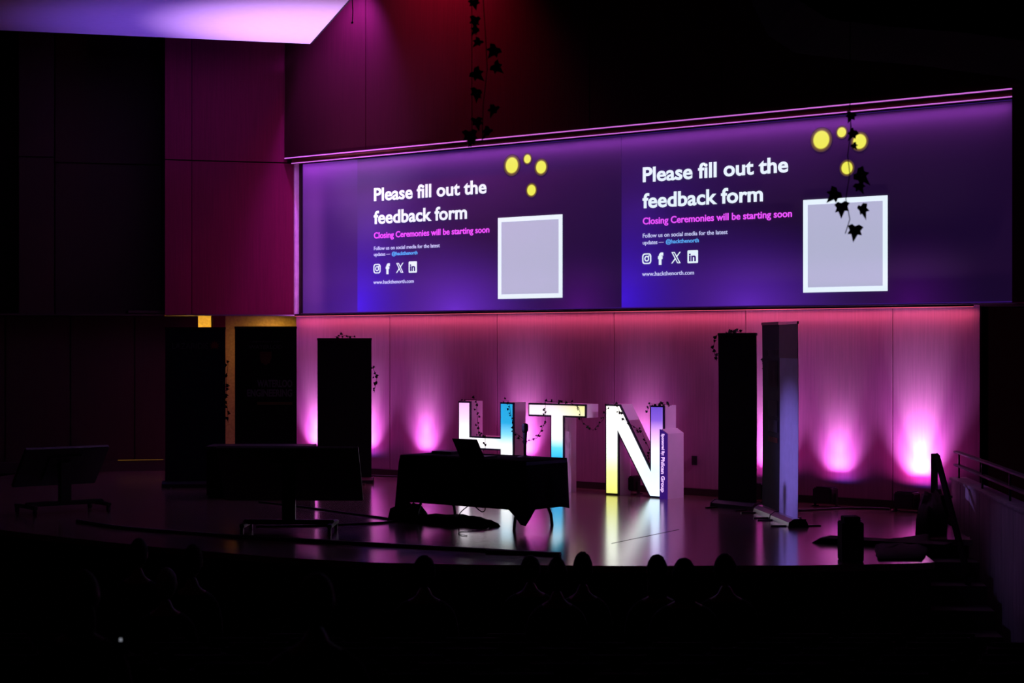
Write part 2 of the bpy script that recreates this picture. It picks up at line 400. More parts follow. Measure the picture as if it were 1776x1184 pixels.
def round_rect(x0, x1, z0, z1, r, n=5):
    pts = []
    for cx, cz, a0 in ((x1-r, z1-r, 0), (x0+r, z1-r, 90), (x0+r, z0+r, 180), (x1-r, z0+r, 270)):
        for k in range(n+1):
            a = R(a0+90*k/n); pts.append((cx+r*math.cos(a), cz+r*math.sin(a)))
    return pts
def ring(bm, outer, inner, a, b):
    n = len(outer)
    V = [[bm.verts.new((p[0], y, p[1])) for p in q] for q in (outer, inner) for y in (a, b)]
    oa, ob, ia, ib = V
    for k in range(n):
        l = (k+1) % n
        bm.faces.new((oa[k], oa[l], ia[l], ia[k])); bm.faces.new((ob[k], ob[l], ib[l], ib[k]))
        bm.faces.new((oa[k], oa[l], ob[l], ob[k])); bm.faces.new((ia[k], ia[l], ib[l], ib[k]))
def circle(cx, cz, r, n=24): return [(cx+r*math.cos(2*PI*k/n), cz+r*math.sin(2*PI*k/n)) for k in range(n)]
def dot_mat():
    m = bpy.data.materials.new('glowing_dot'); m.use_nodes = True; nt = m.node_tree
    b = nt.nodes['Principled BSDF']; b.inputs['Base Color'].default_value = (.05, .05, .05, 1); b.inputs['Specular IOR Level'].default_value = .1
    tc = nt.nodes.new('ShaderNodeTexCoord'); g = nt.nodes.new('ShaderNodeTexGradient'); g.gradient_type = 'SPHERICAL'
    mp = nt.nodes.new('ShaderNodeMapping'); mp.inputs['Scale'].default_value = (1, 0, 1)
    nt.links.new(tc.outputs['Object'], mp.inputs[0]); nt.links.new(mp.outputs[0], g.inputs[0])
    cr = nt.nodes.new('ShaderNodeValToRGB'); e = cr.color_ramp.elements
    e[0].position = 0; e[0].color = srgb(34, 10, 56)+(1,); e[1].position = .36; e[1].color = srgb(240, 236, 84)+(1,)
    k = e.new(.24); k.color = srgb(120, 90, 40)+(1,)
    nt.links.new(g.outputs['Fac'], cr.inputs[0]); nt.links.new(cr.outputs[0], b.inputs['Emission Color']); b.inputs['Emission Strength'].default_value = 1
    return m
DOT = dot_mat()
for idx, (X, W_) in enumerate(((-3.068, 5.02), (1.955, 5.64))):
    s = NB(); box(s, (0, -.006, 0), (W_-.003, 0, ZT-ZB-.01))
    base = srgb(26, 10, 56) if idx == 0 else srgb(20, 7, 40)
    gl = glows if idx == 0 else [(cx, cz, rx, rz, tuple(v*.8 for v in c)) for cx, cz, rx, rz, c in glows]
    sl = done('projected_slide', s, slide_mat('slide_artwork', gl, base), scr, (X, -.02, ZB))
    tag(sl, 'slide copy on the left half' if idx == 0 else 'slide copy on the right half')
    # everything on the slide is flat print, in slide coordinates (x from slide edge, z from floor)
    o = X+3.068
    def put(me, m): 
        ob = link('lettering', me, m, scr); ob.location = (o, 0, 0); return ob
    Y = -.031
    put(text_mesh('Please fill out the', -2.711, -.456, 4.183, .20, Y, .024), WHT)
    put(text_mesh('feedback form', -2.715, -.83, 3.832, .20, Y, .024), WHT)
    put(text_mesh('Closing Ceremonies will be starting soon', -2.711, -.402, 3.609, .094, Y, .018), MAG)
    put(text_mesh('Follow us on social media for the latest', -2.711, -1.363, 3.429, .058, Y, .006), WH2)
    put(text_mesh('updates —', -2.711, -2.37, 3.338, .056, Y, .008), WH2)
    put(text_mesh('@hackthenorth', -2.335, -1.81, 3.338, .056, Y, .012), CYA)
    put(text_mesh('www.hackthenorth.com', -2.723, -1.885, 2.914, .058, Y, .006), WH2)
    cz = 3.145
    g = NB(); ring(g, round_rect(-2.72, -2.575, cz-.072, cz+.072, .04), round_rect(-2.704, -2.591, cz-.056, cz+.056, .028), Y-.002, Y+.004)
    ring(g, circle(-2.647, cz, .038), circle(-2.647, cz, .024), Y-.002, Y+.004)
    prism(g, circle(-2.612, cz+.036, .009, 8), Y-.002, Y+.004)
    ob = done('camera_icon', g, WHT, scr); ob.location = (o, 0, 0)
    ob = link('round_f_icon', text_mesh('f', -2.462, -2.378, cz-.078, .152, Y, .05), WHT, scr); ob.location = (o, 0, 0)
    g = NB()
    xo = [(-2.245, cz+.075), (-2.195, cz+.075), (-2.10, cz-.075), (-2.15, cz-.075)]
    ring(g, xo, [(-2.226, cz+.065), (-2.201, cz+.065), (-2.119, cz-.065), (-2.144, cz-.065)], Y-.002, Y+.004)
    prism(g, [(-2.115, cz+.075), (-2.098, cz+.075), (-2.158, cz+.008), (-2.166, cz+.017)], Y-.002, Y+.004)
    prism(g, [(-2.248, cz-.075), (-2.231, cz-.075), (-2.18, cz-.017), (-2.189, cz-.008)], Y-.002, Y+.004)
    ob = done('letter_x_icon', g, WHT, scr); ob.location = (o, 0, 0)
    g = NB(); prism(g, round_rect(-1.99, -1.825, cz-.08, cz+.09, .014), Y+.001, Y+.006)
    ob = done('square_in_icon', g, WHT, scr); ob.location = (o, 0, 0)
    q = link('icon_lettering', text_mesh('in', -1.962, -1.853, cz-.052, .108, Y-.004, .03), INK, ob)
    # plain pale card (frame and field)
    g = NB(); ring(g, [(-.238, 2.645), (.935, 2.645), (.935, 3.81), (-.238, 3.81)], [(-.175, 2.708), (.872, 2.708), (.872, 3.747), (-.175, 3.747)], Y-.002, Y+.006)
    ob = done('card_border', g, WHT, scr); ob.location = (o, 0, 0)
    g = NB(); box(g, (-.175, Y, 2.708), (.872, Y+.006, 3.747)); ob = done('card_field', g, CARD, scr); ob.location = (o, 0, 0)
    for (dx, dz, r) in ((.02, 4.552, .115), (.307, 4.624, .062), (.556, 4.492, .092), (.381, 4.177, .078)):
        rr = r*1.4
        g = NB(); prism(g, circle(0, 0, 1, 28), -.004, 0); ob = done('yellow_dot', g, DOT, scr)
        ob.location = (dx+o, -.0265, dz); ob.scale = (rr, 1, rr)
# LED strips in their aluminium profiles over the screen
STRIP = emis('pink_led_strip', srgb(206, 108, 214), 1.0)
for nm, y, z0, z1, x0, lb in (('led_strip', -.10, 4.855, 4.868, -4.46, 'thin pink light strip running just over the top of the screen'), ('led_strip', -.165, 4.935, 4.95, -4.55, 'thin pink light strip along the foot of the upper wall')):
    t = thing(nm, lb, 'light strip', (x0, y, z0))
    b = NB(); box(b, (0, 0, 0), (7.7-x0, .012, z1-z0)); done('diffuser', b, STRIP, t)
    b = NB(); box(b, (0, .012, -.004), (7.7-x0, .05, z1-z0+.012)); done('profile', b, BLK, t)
b = NB(); box(b, (-4.46, -.09, 4.875), (7.7, .06, 4.93)); structure('trim_screen_head', b, mat('red_brown_trim', (.25, .05, .05), .6))
t = thing('led_strip', 'red light strip tucked under the lower edge of the screen', 'light strip', (-4.40, -.09, 2.44))
b = NB(); box(b, (0, 0, 0), (11.5, .02, .02)); done('profile', b, BLK, t)
b = NB(); box(b, (0, .004, -.006), (11.5, .016, 0)); done('diffuser', b, emis('red_led_strip', (1, .12, .2), 1), t)

# ================================================================== UPLIGHTS
def uplight(x, y, label, k=1.0, col=(1, .36, .92)):
    t = thing('stage_uplight', label, 'stage light', (x, y, 0), 0, 'uplights along the back wall')
    b = NB(); box(b, (-.13, -.10, .05), (.13, .09, .235), .015)
    done('housing', b, BLKP, t)
    b = NB(); box(b, (-.10, -.07, .235), (.10, .07, .245), .004); done('lens', b, mat('dark_glass', (.02, .02, .03), .1), t)
    for s in (-1, 1):
        b = NB(); box(b, (s*.15-.006, -.03, 0), (s*.15+.006, .03, .17), .002); done('bracket', b, BLK, t)
        b = NB(); box(b, (s*.15-.012, -.09, 0), (s*.15+.012, .08, .012), .002); done('foot', b, BLK, t)
    z = .26
    light('core_beam', 'SPOT', (x, y+.12, z), 66*k**1.3, (.92, .62, 1), (x, y+.36, z+1), .03, cone=40, parent=t)
    light('tall_beam', 'AREA', (x, y+.14, z+.03), 6.5*k, (.86, .25, 1), (x, y+.52, z+1.03), .24, .05, parent=t, spread=80)
    light('fill_beam', 'AREA', (x, y+.10, z+.03), 1.6*k, (1, .06, .6), (x, y+.40, z+1.03), .30, .05, parent=t, spread=150)
    light('blue_beam', 'AREA', (x+.05, y+.20, z+.04), .35, (.16, .10, 1), (x+.05, y+.5, z+1), .2, .03, parent=t)
UP = [(-4.0, 1.0, 'black uplight on the floor left of the black banner hung with ivy'), (-2.85, 1.0, 'black uplight hidden behind the black banner nearest the dark doorway'),
      (-1.66, .75, 'black uplight on the floor at the left of the glowing letters'), (.25, 1.0, 'black uplight behind the glowing letter H'),
      (2.31, .7, 'black uplight behind the glowing letter N'), (4.30, 1.4, 'black uplight between the ivy topped banner and the pale banner'),
      (5.28, .8, 'black uplight on the floor right of the pale banner'), (6.38, 1.9, 'black uplight giving the brightest column near the stage steps')]
for x, k, lb in UP: uplight(x, -.34, lb, k)

# ================================================================== GLOWING LETTERS
def letter(name, label, poly, x, y, depth, fm, holes=None):
    t = thing(name, label, 'letter sign', (x, y, 0), 0, 'glowing letters')
    b = NB(); prism(b, poly, .025, depth); done('body', b, WHITEP, t)
    b = NB(); prism(b, poly, 0, .025); done('rim', b, RIM, t)
    b = NB(); prism(b, inset(poly, .024), -.012, 0); done('light_panel', b, fm, t)
    return t
c_ = lambda r, g, b, k=1.0: tuple(v*k for v in srgb(r, g, b))
Hh = 1.195
Hp = [(0, 0), (.225, 0), (.225, .525), (.765, .525), (.765, 0), (1.01, 0), (1.01, Hh), (.765, Hh), (.765, .71), (.225, .71), (.225, Hh), (0, Hh)]
pink = c_(255, 214, 255, 1.15)
mH = letter_face_mat('led_face_h', 'z', [[(0, c_(250, 230, 255, 1.2)), (.6, c_(255, 250, 255, 1.4)), (.8, c_(255, 214, 255, 1.2)), (1, c_(255, 180, 250, 1.1))],
                     [(0, c_(250, 255, 255, 1.4)), (.48, c_(250, 255, 255, 1.3)), (.62, c_(130, 225, 255, 1.1)), (.76, c_(0, 175, 235)), (1, c_(0, 165, 225))]], 1.0, (.55, .78))
lH = letter('letter_h', 'glowing letter H, pink on the left and cyan on the right', Hp, -.32, -.8, .26, mH)
Tp = [(.385, 0), (.615, 0), (.615, 1.015), (.985, 1.015), (.985, Hh), (0, Hh), (0, 1.015), (.385, 1.015)]
mT = letter_face_mat('led_face_t', 'z', [[(0, c_(0, 160, 240)), (.38, c_(0, 190, 240, 1.1)), (.5, c_(90, 225, 255, 1.1)), (.62, c_(245, 255, 255, 1.3)), (.85, c_(255, 235, 255, 1.3)), (1, c_(255, 225, 245, 1.1))],
                     [(0, c_(0, 160, 240)), (.38, c_(0, 190, 240, 1.1)), (.5, c_(90, 225, 255, 1.1)), (.62, c_(245, 255, 255, 1.3)), (.8, c_(255, 255, 200, 1.2)), (1, c_(238, 240, 120, 1.0))]], 1.0, (.35, 1.0))
lT = letter('letter_t', 'glowing letter T, white and yellow bar fading to a cyan foot', Tp, .95, -.8, .27, mT)
Np = [(0, 0), (.22, 0), (.22, .80), (.72, 0), (.945, 0), (.945, 1.2), (.722, 1.2), (.722, .40), (.24, 1.2), (0, 1.2)]
mN = letter_face_mat('led_face_n', 'z', [[(0, c_(240, 240, 110, .9)), (.25, c_(245, 250, 160, .95)), (.5, c_(240, 255, 235, 1.25)), (.8, c_(255, 255, 255, 1.4)), (1, c_(255, 250, 235, 1.3))],
                     [(0, c_(215, 240, 255, 1.25)), (.3, c_(205, 235, 255, 1.2)), (.5, c_(225, 225, 255, 1.2)), (.72, c_(235, 170, 255, .9)), (.84, c_(140, 95, 235, .8)), (1, c_(105, 75, 215, .8))]], 1.2, (.3, .75))
lN = letter('letter_n', 'glowing letter N, yellow at its left foot and violet at upper right', Np, 2.144, -.65, .27, mN)
# sponsor box fixed at the right of the N
b = NB(); prism(b, [(.945, 0), (1.045, 0), (1.045, .84), (.945, .90)], -.06, .30); done('side_box', b, WHITEP, lN)
b = NB(); prism(b, [(.925, .0), (1.04, .0), (1.04, .835), (.925, .90)], -.075, -.061); sp_ = done('name_plate', b, mat('violet_plate', (.06, .02, .22), .4, emit=(.05, .01, .25), estr=.6), lN)
me = text_mesh('Sponsored By:', -.84, -.56, .0, .042, -.079, .03); me2 = text_mesh('Philcan Group', -.54, -.085, .0, .052, -.079, .03)
for m_, off in ((me, .0), (me2, -.008)):
    for v in m_.vertices:
        x, y, z = v.co; v.co = (.963+z+off, y, -x)
    link('lettering', m_, emis('plate_lettering', srgb(240, 200, 255), 1.0), lN)

# ================================================================== IVY
def leaf_mesh():
    b = NB()
    P = [(0, 0), (.22, -.12), (.5, .02), (.34, .26), (.46, .52), (.2, .5), (0, 1), (-.2, .5), (-.46, .52), (-.34, .26), (-.5, .02), (-.22, -.12)]
    top = [b.verts.new((x, y, abs(x)*.25-.05*y*y+.006)) for x, y in P]
    c1 = b.verts.new((0, .35, -.02)); c2 = b.verts.new((0, .35, -.035))
    bot = [b.verts.new((x, y, abs(x)*.25-.05*y*y-.006)) for x, y in P]
    n = len(P)
    for k in range(n):
        b.faces.new((top[k], top[(k+1) % n], c1)); b.faces.new((bot[(k+1) % n], bot[k], c2)); b.faces.new((top[k], bot[k], bot[(k+1) % n], top[(k+1) % n]))
    bmesh.ops.recalc_face_normals(b, faces=b.faces)
    me = bpy.data.meshes.new('leaf'); b.to_mesh(me); b.free(); me.materials.append(LEAF); return me
LEAFM = leaf_mesh()
def vine(label, pts, leaves, size, r=.003, group=None, joined=False, origin=None):
    """pts: stem polyline (world); leaves: list of (position, size factor)"""
    o0 = Vector(origin if origin else pts[0])
    t = thing('ivy_garland', label, 'ivy garland', o0, 0, group)
    b = NB(); tube(b, [Vector(p)-o0 for p in pts], r, 5); done('stem', b, STEM, t)
    bj = NB() if joined else None
    for p, s in leaves:
        M_ = Matrix.Translation(Vector(p)-o0) @ Matrix.Rotation(ALPHA+random.uniform(-.7, .7), 4, 'Z') @ Matrix.Rotation(R(90)+random.uniform(-.5, .5), 4, 'X') @ Matrix.Rotation(random.uniform(0, 6.28) if joined else PI+random.uniform(-.9, .9), 4, 'Z') @ Matrix.Scale(size*s, 4)
        if joined:
            n0 = len(bj.verts); bj.from_mesh(LEAFM); bj.verts.ensure_lookup_table()
            bmesh.ops.transform(bj, matrix=M_, verts=bj.verts[n0:])
        else:
            l = link('leaf', LEAFM, None, t); l.matrix_local = M_
    if joined:
        o = done('leaves', bj, LEAF, t); o['kind'] = 'stuff'
    return t
def at(px, py, Z):      # a point at depth Z in the hall, used only to set out the vines
    return CAM+RGT*((px-888)/3100*Z)+FWD*Z+Vector((0, 0, (596-py)/3100*Z))
Z = 11
top = at(838, 0, Z); stem = [Vector((top.x, top.y, 9.2)), Vector((top.x+.02, top.y, 6.5)), at(838, 0, Z), at(842, 60, Z), at(845, 120, Z), at(838, 180, Z), at(836, 246, Z)]
lv = [(at(822, 0, Z), 1.0), (at(826, 30, Z), 1.1), (at(828, 48, Z), .9), (at(833, 70, Z), .9), (at(861, 82, Z), 1.2), (at(857, 112, Z), 1.1), (at(821, 124, Z), 1.2), (at(828, 155, Z), 1.2), (at(860, 185, Z), 1.1), (at(825, 206, Z), 1.1), (at(814, 228, Z), 1.3), (at(850, 224, Z), 1.1), (at(818, 240, Z), .8)]
vine('dark ivy strand hanging in front of the upper wall at top centre', stem, lv, .078)
stem = [Vector((at(1475, 0, Z).x, at(1475, 0, Z).y, 9.2)), at(1475, 0, Z), at(1474, 190, Z), at(1476, 225, Z), at(1470, 270, Z), at(1474, 300, Z), at(1467, 345, Z), at(1474, 380, Z), at(1466, 405, Z)]
lv = [(at(1477, 196, Z), .9), (at(1481, 226, Z), 1.0), (at(1479, 250, Z), .6), (at(1486, 300, Z), 1.5), (at(1489, 318, Z), 1.0), (at(1453, 332, Z), 1.3), (at(1459, 352, Z), 1.3), (at(1493, 357, Z), 1.2), (at(1483, 392, Z), 1.3)]
vine('dark ivy strand hanging in front of the right slide card', stem, lv, .078)
Z = 20; p0 = at(611, 0, Z)
vine('thin bare ivy strand hanging beside the canopy edge', [Vector((p0.x, p0.y, 9.2)), p0, at(612, 20, Z), at(611, 40, Z)], [(at(611, 38, Z), 1)], .03, .006)
def drape(label, pts, n, size, spread, group):
    P = [Vector(p) for p in pts]; seg = [(b-a).length for a, b in zip(P, P[1:])]; tot = sum(seg); lv = []
    for i in range(n):
        s = tot*(i+.5)/n+random.uniform(-.02, .02); k = 0
        while k < len(seg)-1 and s > seg[k]: s -= seg[k]; k += 1
        q = P[k].lerp(P[k+1], max(0, min(1, s/seg[k])))+Vector((random.uniform(-spread, spread), random.uniform(-.02, .0), random.uniform(-spread, spread)))
        lv.append((q, random.uniform(.7, 1.3)))
    return vine(label, pts, lv, size, .003, group, joined=True)
G = 'ivy garlands on the letters and banners'
y = -.83
drape('ivy garland draped over the left stem of the letter H', [(-.42, -.6, .72), (-.38, -.6, .95), (-.3, -.7, 1.21), (-.05, y+.1, 1.22), (-.03, y+.1, 1.0), (-.02, y+.12, .72), (.2, y, .73), (.2, y, .52)], 34, .034, .03, G)
drape('ivy garland sagging between the letters H and T', [(.5, y, 1.21), (.62, y, 1.22), (.72, y, .8), (.86, y+.1, .66), (1.05, y+.1, .72), (1.27, y, .95), (1.27, y, 1.22)], 34, .034, .025, G)
drape('ivy garland hanging over the right end of the T bar', [(1.3, y, 1.22), (1.7, y, 1.21), (1.84, y, 1.15), (1.86, y+.05, .95), (2.0, y+.1, .85), (2.12, -.66, 1.0), (2.2, -.66, 1.21)], 26, .034, .03, G)
drape('ivy garland running down the diagonal of the letter N', [(2.30, -.69, 1.22), (2.36, -.69, 1.18), (2.5, -.69, .98), (2.62, -.5, .85), (2.75, -.5, .62), (2.86, -.67, .45)], 30, .034, .03, G)
drape('ivy garland tucked over the right stem of the letter N', [(2.84, -.69, 1.10), (2.90, -.69, 1.22), (3.05, -.66, 1.22), (3.1, -.5, 1.2)], 16, .036, .03, G)

# ================================================================== ROLL-UP BANNERS
def banner(label, loc, rot, w, h, m, cat='banner', lean=0, group='roll-up banners', cas=None):
    t = thing('roll_up_banner', label, cat, loc, rot, group)
    b = NB(); prism(b, [(-.11, 0), (-.10, .05), (-.05, .085), (.03, .09), (.09, .06), (.11, 0)], -.02, w+.02, 'yz'); done('cassette', b, cas or BLKP, t)
    for x in (-.03, w+.02):
        b = NB(); prism(b, [(-.115, 0), (-.105, .055), (-.05, .092), (.03, .097), (.095, .065), (.115, 0)], x, x+.012, 'yz'); done('end_cap', b, BLKP, t)
    b = NB()      # fabric, a touch bowed
    n = 8; a = []
    for k in range(n+1):
        z = .085+(h-.085)*k/n; yb = .008*math.sin(PI*k/n)
        a.append([b.verts.new((x, y0+yb+lean*(z/h), z)) for x, y0 in ((.0, -.003), (w, -.003), (w, .0), (0, .0))])
    for A, B in zip(a, a[1:]):
        for k in range(4): b.faces.new((A[k], A[(k+1) % 4], B[(k+1) % 4], B[k]))
    b.faces.new(a[0]); b.faces.new(a[-1])
    fab = done('fabric', b, m, t)
    b = NB(); box(b, (-.005, -.012+lean, h-.02), (w+.005, .012+lean, h+.012), .003); done('top_rail', b, ALU if m is BANG else BLK, t)
    b = NB(); tube(b, [(w/2, .03, .07), (w/2, .03+lean, h-.01)], .011, 8); done('support_pole', b, ALU, t)
    for x in (w*.12, w*.88):
        b = NB(); box(b, (x-.02, -.28, 0), (x+.02, .28, .014), .002); done('foot', b, BLK, t)
    return t, fab
bn1, _ = banner('plain black roll-up banner topped with ivy, left of the letters', (-2.17, -1.755, 0), ALPHA, .775, 2.07, BANB)
drape('ivy sprig lying on top of the black banner left of the letters', [(-1.98, -1.6, 2.10), (-1.85, -1.5, 2.12), (-1.75, -1.41, 2.1)], 8, .045, .025, G)
drape('ivy sprig at the right side of the black banner beside the first light column', [(-1.57, -1.24, 1.68), (-1.53, -1.2, 1.5), (-1.56, -1.22, 1.3)], 12, .04, .035, G)
bn2, _ = banner('plain black roll-up banner topped with ivy, right of the letters', (4.26, -1.175, 0), R(-13), .655, 2.12, BANB)
drape('ivy sprig lying on top of the black banner right of the letters', [(4.4, -1.2, 2.13), (4.5, -1.22, 2.17), (4.62, -1.25, 2.14)], 8, .045, .025, G)
drape('ivy sprig at the left side of the black banner right of the letters', [(4.22, -1.17, 2.1), (4.2, -1.2, 1.95), (4.22, -1.17, 1.82)], 8, .045, .02, G)
drape('ivy sprig at the right side of the black banner right of the letters', [(4.98, -1.3, 1.85), (5.0, -1.3, 1.7)], 6, .045, .025, G)
bn3, f3 = banner('tall pale violet roll-up banner seen almost edge-on at the right', (5.70, -2.10, 0), math.atan2(-.715, .70), .86, 2.235, BANG, cas=ALU)
bn3.location = (5.69, -2.11, 0)
b = NB(); box(b, (.001, -.0045, 1.84), (.859, -.0035+.0, 2.215)); done('printed_band', b, BANGT, bn3)
bn4, f4 = banner('dark printed roll-up banner directly behind the pale violet banner', (5.07, -1.47, 0), math.atan2(-.70, .70), .84, 2.24, mat('banner_dark_print', (.012, .012, .03), .7, spec=.2), cas=ALU)
for z0, z1, m_ in ((1.86, 1.93, 'print_grey'), (1.5, 1.8, 'print_brown'), (1.16, 1.34, 'print_grey'), (.98, 1.12, 'print_lilac'), (.86, .92, 'print_orange')):
    cc = {'print_grey': (.10, .10, .12), 'print_brown': (.05, .02, .03), 'print_lilac': (.16, .15, .2), 'print_orange': (.28, .08, .05)}[m_]
    b = NB(); box(b, (.3, -.004+.005, z0), (.75, -.003+.004, z1)); o = done('printed_block', b, mat(m_, cc, .7), bn4); o.location = (0, -.004, 0)
bn5, _ = banner('dark navy roll-up banner with a small red leaf at far left', (-3.30, -3.60, 0), ALPHA, .84, 2.22, BANN)
link('lettering', text_mesh('LAZARIDIS', .10, .60, 1.93, .085, -.008, -.005), mat('print_dim_grey', (.085, .08, .10), .7), bn5)
b = NB(); P = []
for k in range(22):
    a = 2*PI*k/22+PI/2; rr = (.075 if k % 2 == 0 else .04)*(1 if k not in (10, 11, 12) else .7); P.append((.69+rr*math.cos(a), 1.975+rr*math.sin(a)))
prism(b, P, -.010, -.006); done('leaf_emblem', b, mat('print_red', (.22, .015, .015), .7), bn5)
bn6, _ = banner('black roll-up banner lettered in white with a small crest, beside the lit doorway', (-2.53, -3.0, 0), ALPHA, .86, 2.23, BANB)
GR = MATS['print_dim_grey']
link('lettering', text_mesh('UNIVERSITY OF', .22, .62, 2.015, .026, -.008, 0), GR, bn6)
link('lettering', text_mesh('WATERLOO', .20, .66, 1.93, .055, -.008, .0), GR, bn6)
GR2 = mat('print_grey_bold', (.16, .13, .17), .7)
link('lettering', text_mesh('WATERLOO', .31, .80, 1.40, .10, -.008, .035), GR2, bn6)
link('lettering', text_mesh('ENGINEERING', .17, .80, 1.27, .10, -.008, .035), GR2, bn6)
b = NB(); box(b, (.31, -.008, 1.15), (.80, -.005, 1.19)); done('printed_line', b, mat('print_ochre', (.14, .07, .02), .7), bn6)
b = NB(); prism(b, [(.35, 1.89), (.51, 1.89), (.51, 1.80), (.49, 1.745), (.43, 1.70), (.37, 1.745), (.35, 1.80)], -.008, -.005); cr_ = done('crest', b, mat('print_crest', (.12, .02, .015), .7), bn6)
b = NB()
for z in (1.80, 1.76):
    prism(b, [(.37, z-.02), (.43, z+.02), (.49, z-.02), (.49, z-.035), (.43, z+.005), (.37, z-.035)], -.010, -.007)
done('chevron', b, mat('print_ochre', (.14, .07, .02), .7), cr_)
drape('ivy sprig hanging at the left edge of the lettered black banner', [(-2.58, -3.08, 1.75), (-2.6, -3.1, 1.4), (-2.58, -3.08, .9)], 14, .05, .035, G)

# ================================================================== TABLE WITH BLACK CLOTH
TX, TY = 2.47, -4.97
tb = thing('folding_table', 'folding table hidden under a black cloth, only its bent legs showing', 'table', (TX, TY, 0))
b = NB(); box(b, (0.02, .02, .70), (1.81, .74, .735), .006); done('tabletop', b, BLKP, tb)
for x in (.20, 1.62):
    for yy, s in ((.05, 1), (.71, -1)):
        pts = [(x, .38-s*.03, .69), (x, .38-s*.05, .42), (x, .38-s*.14, .30), (x, .38-s*.25, .22), (x, yy+s*.02, .12), (x, yy, 0)]
        b = NB(); tube(b, pts, .017, 8); done('leg', b, BLK, tb)
def table_cloth():
    b = NB(); w, d, zt = 1.79, .75, .745
    def hem(s, drop, L_):   # wavy hang
        return drop
    cols = 84; per = []
    corners = [(0, 0), (w, 0), (w, d), (0, d)]; tot = 2*(w+d); rings = []
    for k in range(cols):
        s = tot*k/cols
        if s < w: p = (s, 0); n = (0, -1)
        elif s < w+d: p = (w, s-w); n = (1, 0)
        elif s < 2*w+d: p = (w-(s-w-d), d); n = (0, 1)
        else: p = (0, d-(s-2*w-d)); n = (-1, 0)
        dc = min(math.hypot(p[0]-cx, p[1]-cy) for cx, cy in corners)
        cfac = max(0, 1-dc/.15); front = p[1] < .12
        nn = Vector(n+(0,))
        cdir = Vector((p[0]-w/2, p[1]-d/2, 0)); cdir = Vector((math.copysign(1, cdir.x), math.copysign(1, cdir.y), 0)).normalized()
        out = (nn*(1-cfac)+cdir*cfac)
        bottom = .225-(.20 if front else .03)*cfac
        if p[1] > d-.01 and cfac == 0: bottom = .26
        per.append((Vector((p[0], p[1], 0)), out, bottom, cfac, s))
    lv = 9
    for i in range(lv+1):
        t = i/lv; ring_ = []
        for (p, out, bot, cf, s) in per:
            z = zt+(bot-zt)*t
            wob = (.012*math.sin(s*17)+.010*math.sin(s*31+1))*t*(1-.5*cf)
            push = .006+(.035-.005*cf)*t**1.1+wob*.8
            if p.x < .02: push *= 1.9
            if t == 0: push = 0
            q = p+out*push; ring_.append(b.verts.new((q.x, q.y, z)))
        rings.append(ring_)
    for A, B in zip(rings, rings[1:]):
        for k in range(cols): b.faces.new((A[k], A[(k+1) % cols], B[(k+1) % cols], B[k]))
    c = b.verts.new((w/2, d/2, zt+.001))
    for k in range(cols): b.faces.new((rings[0][k], rings[0][(k+1) % cols], c))
    return b
tc_ = done('tablecloth', table_cloth(), CLOTH, None, (TX, TY, 0), smooth=True)
tag(tc_, 'black cloth draped over the table in front of the letters', 'tablecloth')
so = tc_.modifiers.new('thickness', 'SOLIDIFY'); so.thickness = .004; so.offset = 1
# laptop
lp = thing('laptop', 'open black laptop seen from behind on the black table', 'laptop', (3.43, -4.74, .748), R(2))
b = NB(); box(b, (-.175, -.12, 0), (.175, .12, .016), .003); done('keyboard_base', b, BLKP, lp)
b = NB(); box(b, (-.175, -.006, 0), (.175, .004, .235), .003, M=Matrix.Translation((0, -.115, .014)) @ Matrix.Rotation(R(33), 4, 'X')); done('lid', b, BLKP, lp)
b = NB(); box(b, (-.16, .004, .012), (.16, .0055, .222), 0, M=Matrix.Translation((0, -.115, .014)) @ Matrix.Rotation(R(33), 4, 'X')); done('screen_panel', b, mat('screen_glass', (.01, .01, .015), .2), lp)
# microphone on table stand
mc = thing('tabletop_microphone', 'black microphone standing upright on a round base on the table', 'microphone', (3.90, -4.50, .748))
b = NB(); lathe(b, [(.085, 0), (.085, .008), (.06, .02), (.02, .03), (.012, .035)], 24); done('base', b, BLK, mc)
b = NB(); lathe(b, [(.016, .03), (.016, .15), (.020, .155), (.024, .27), (.024, .275)], 16); done('handle', b, BLK, mc)
b = NB(); lathe(b, [(.024, .275), (.034, .29), (.036, .31), (.036, .355), (.030, .372), (.012, .38)], 20); done('grille_head', b, mat('mic_grille', (.03, .03, .03), .5, metal=.8), mc)
# small box and cables at left of table top
dv = thing('wireless_receiver', 'small flat black receiver box at the left end of the table', 'audio receiver', (2.78, -4.55, .748), R(3))
b = NB(); box(b, (-.14, -.09, 0), (.14, .09, .035), .006); done('case', b, BLKP, dv)
b = NB(); tube(b, [(.12, .08, .02), (.13, .085, .06)], .005, 6); done('antenna', b, BLK, dv)
b = NB(); box(b, (-.05, -.093, .01), (.05, -.09, .026)); done('display', b, mat('grey_display', (.15, .15, .15), .3), dv)
def cord(label, pts, r=.006, m=BLKP, cat='cable'):
    # smooth the polyline
    P = [Vector(p) for p in pts]; Q = []
    for i in range(len(P)-1):
        p0, p1, p2, p3 = P[max(i-1, 0)], P[i], P[i+1], P[min(i+2, len(P)-1)]
        for k in range(6):
            t = k/6; Q.append(.5*((2*p1)+(-p0+p2)*t+(2*p0-5*p1+4*p2-p3)*t*t+(-p0+3*p1-3*p2+p3)*t**3))
    Q.append(P[-1]); b = NB(); tube(b, [q-P[0] for q in Q], r, 6)
    o = done('cable', b, m, None, P[0], smooth=True); return tag(o, label, cat)
cord('black cable looping along the top of the table behind the laptop', [(2.95, -4.45, .757), (3.15, -4.38, .757), (3.3, -4.42, .757), (3.5, -4.4, .757), (3.75, -4.36, .757)], .006)
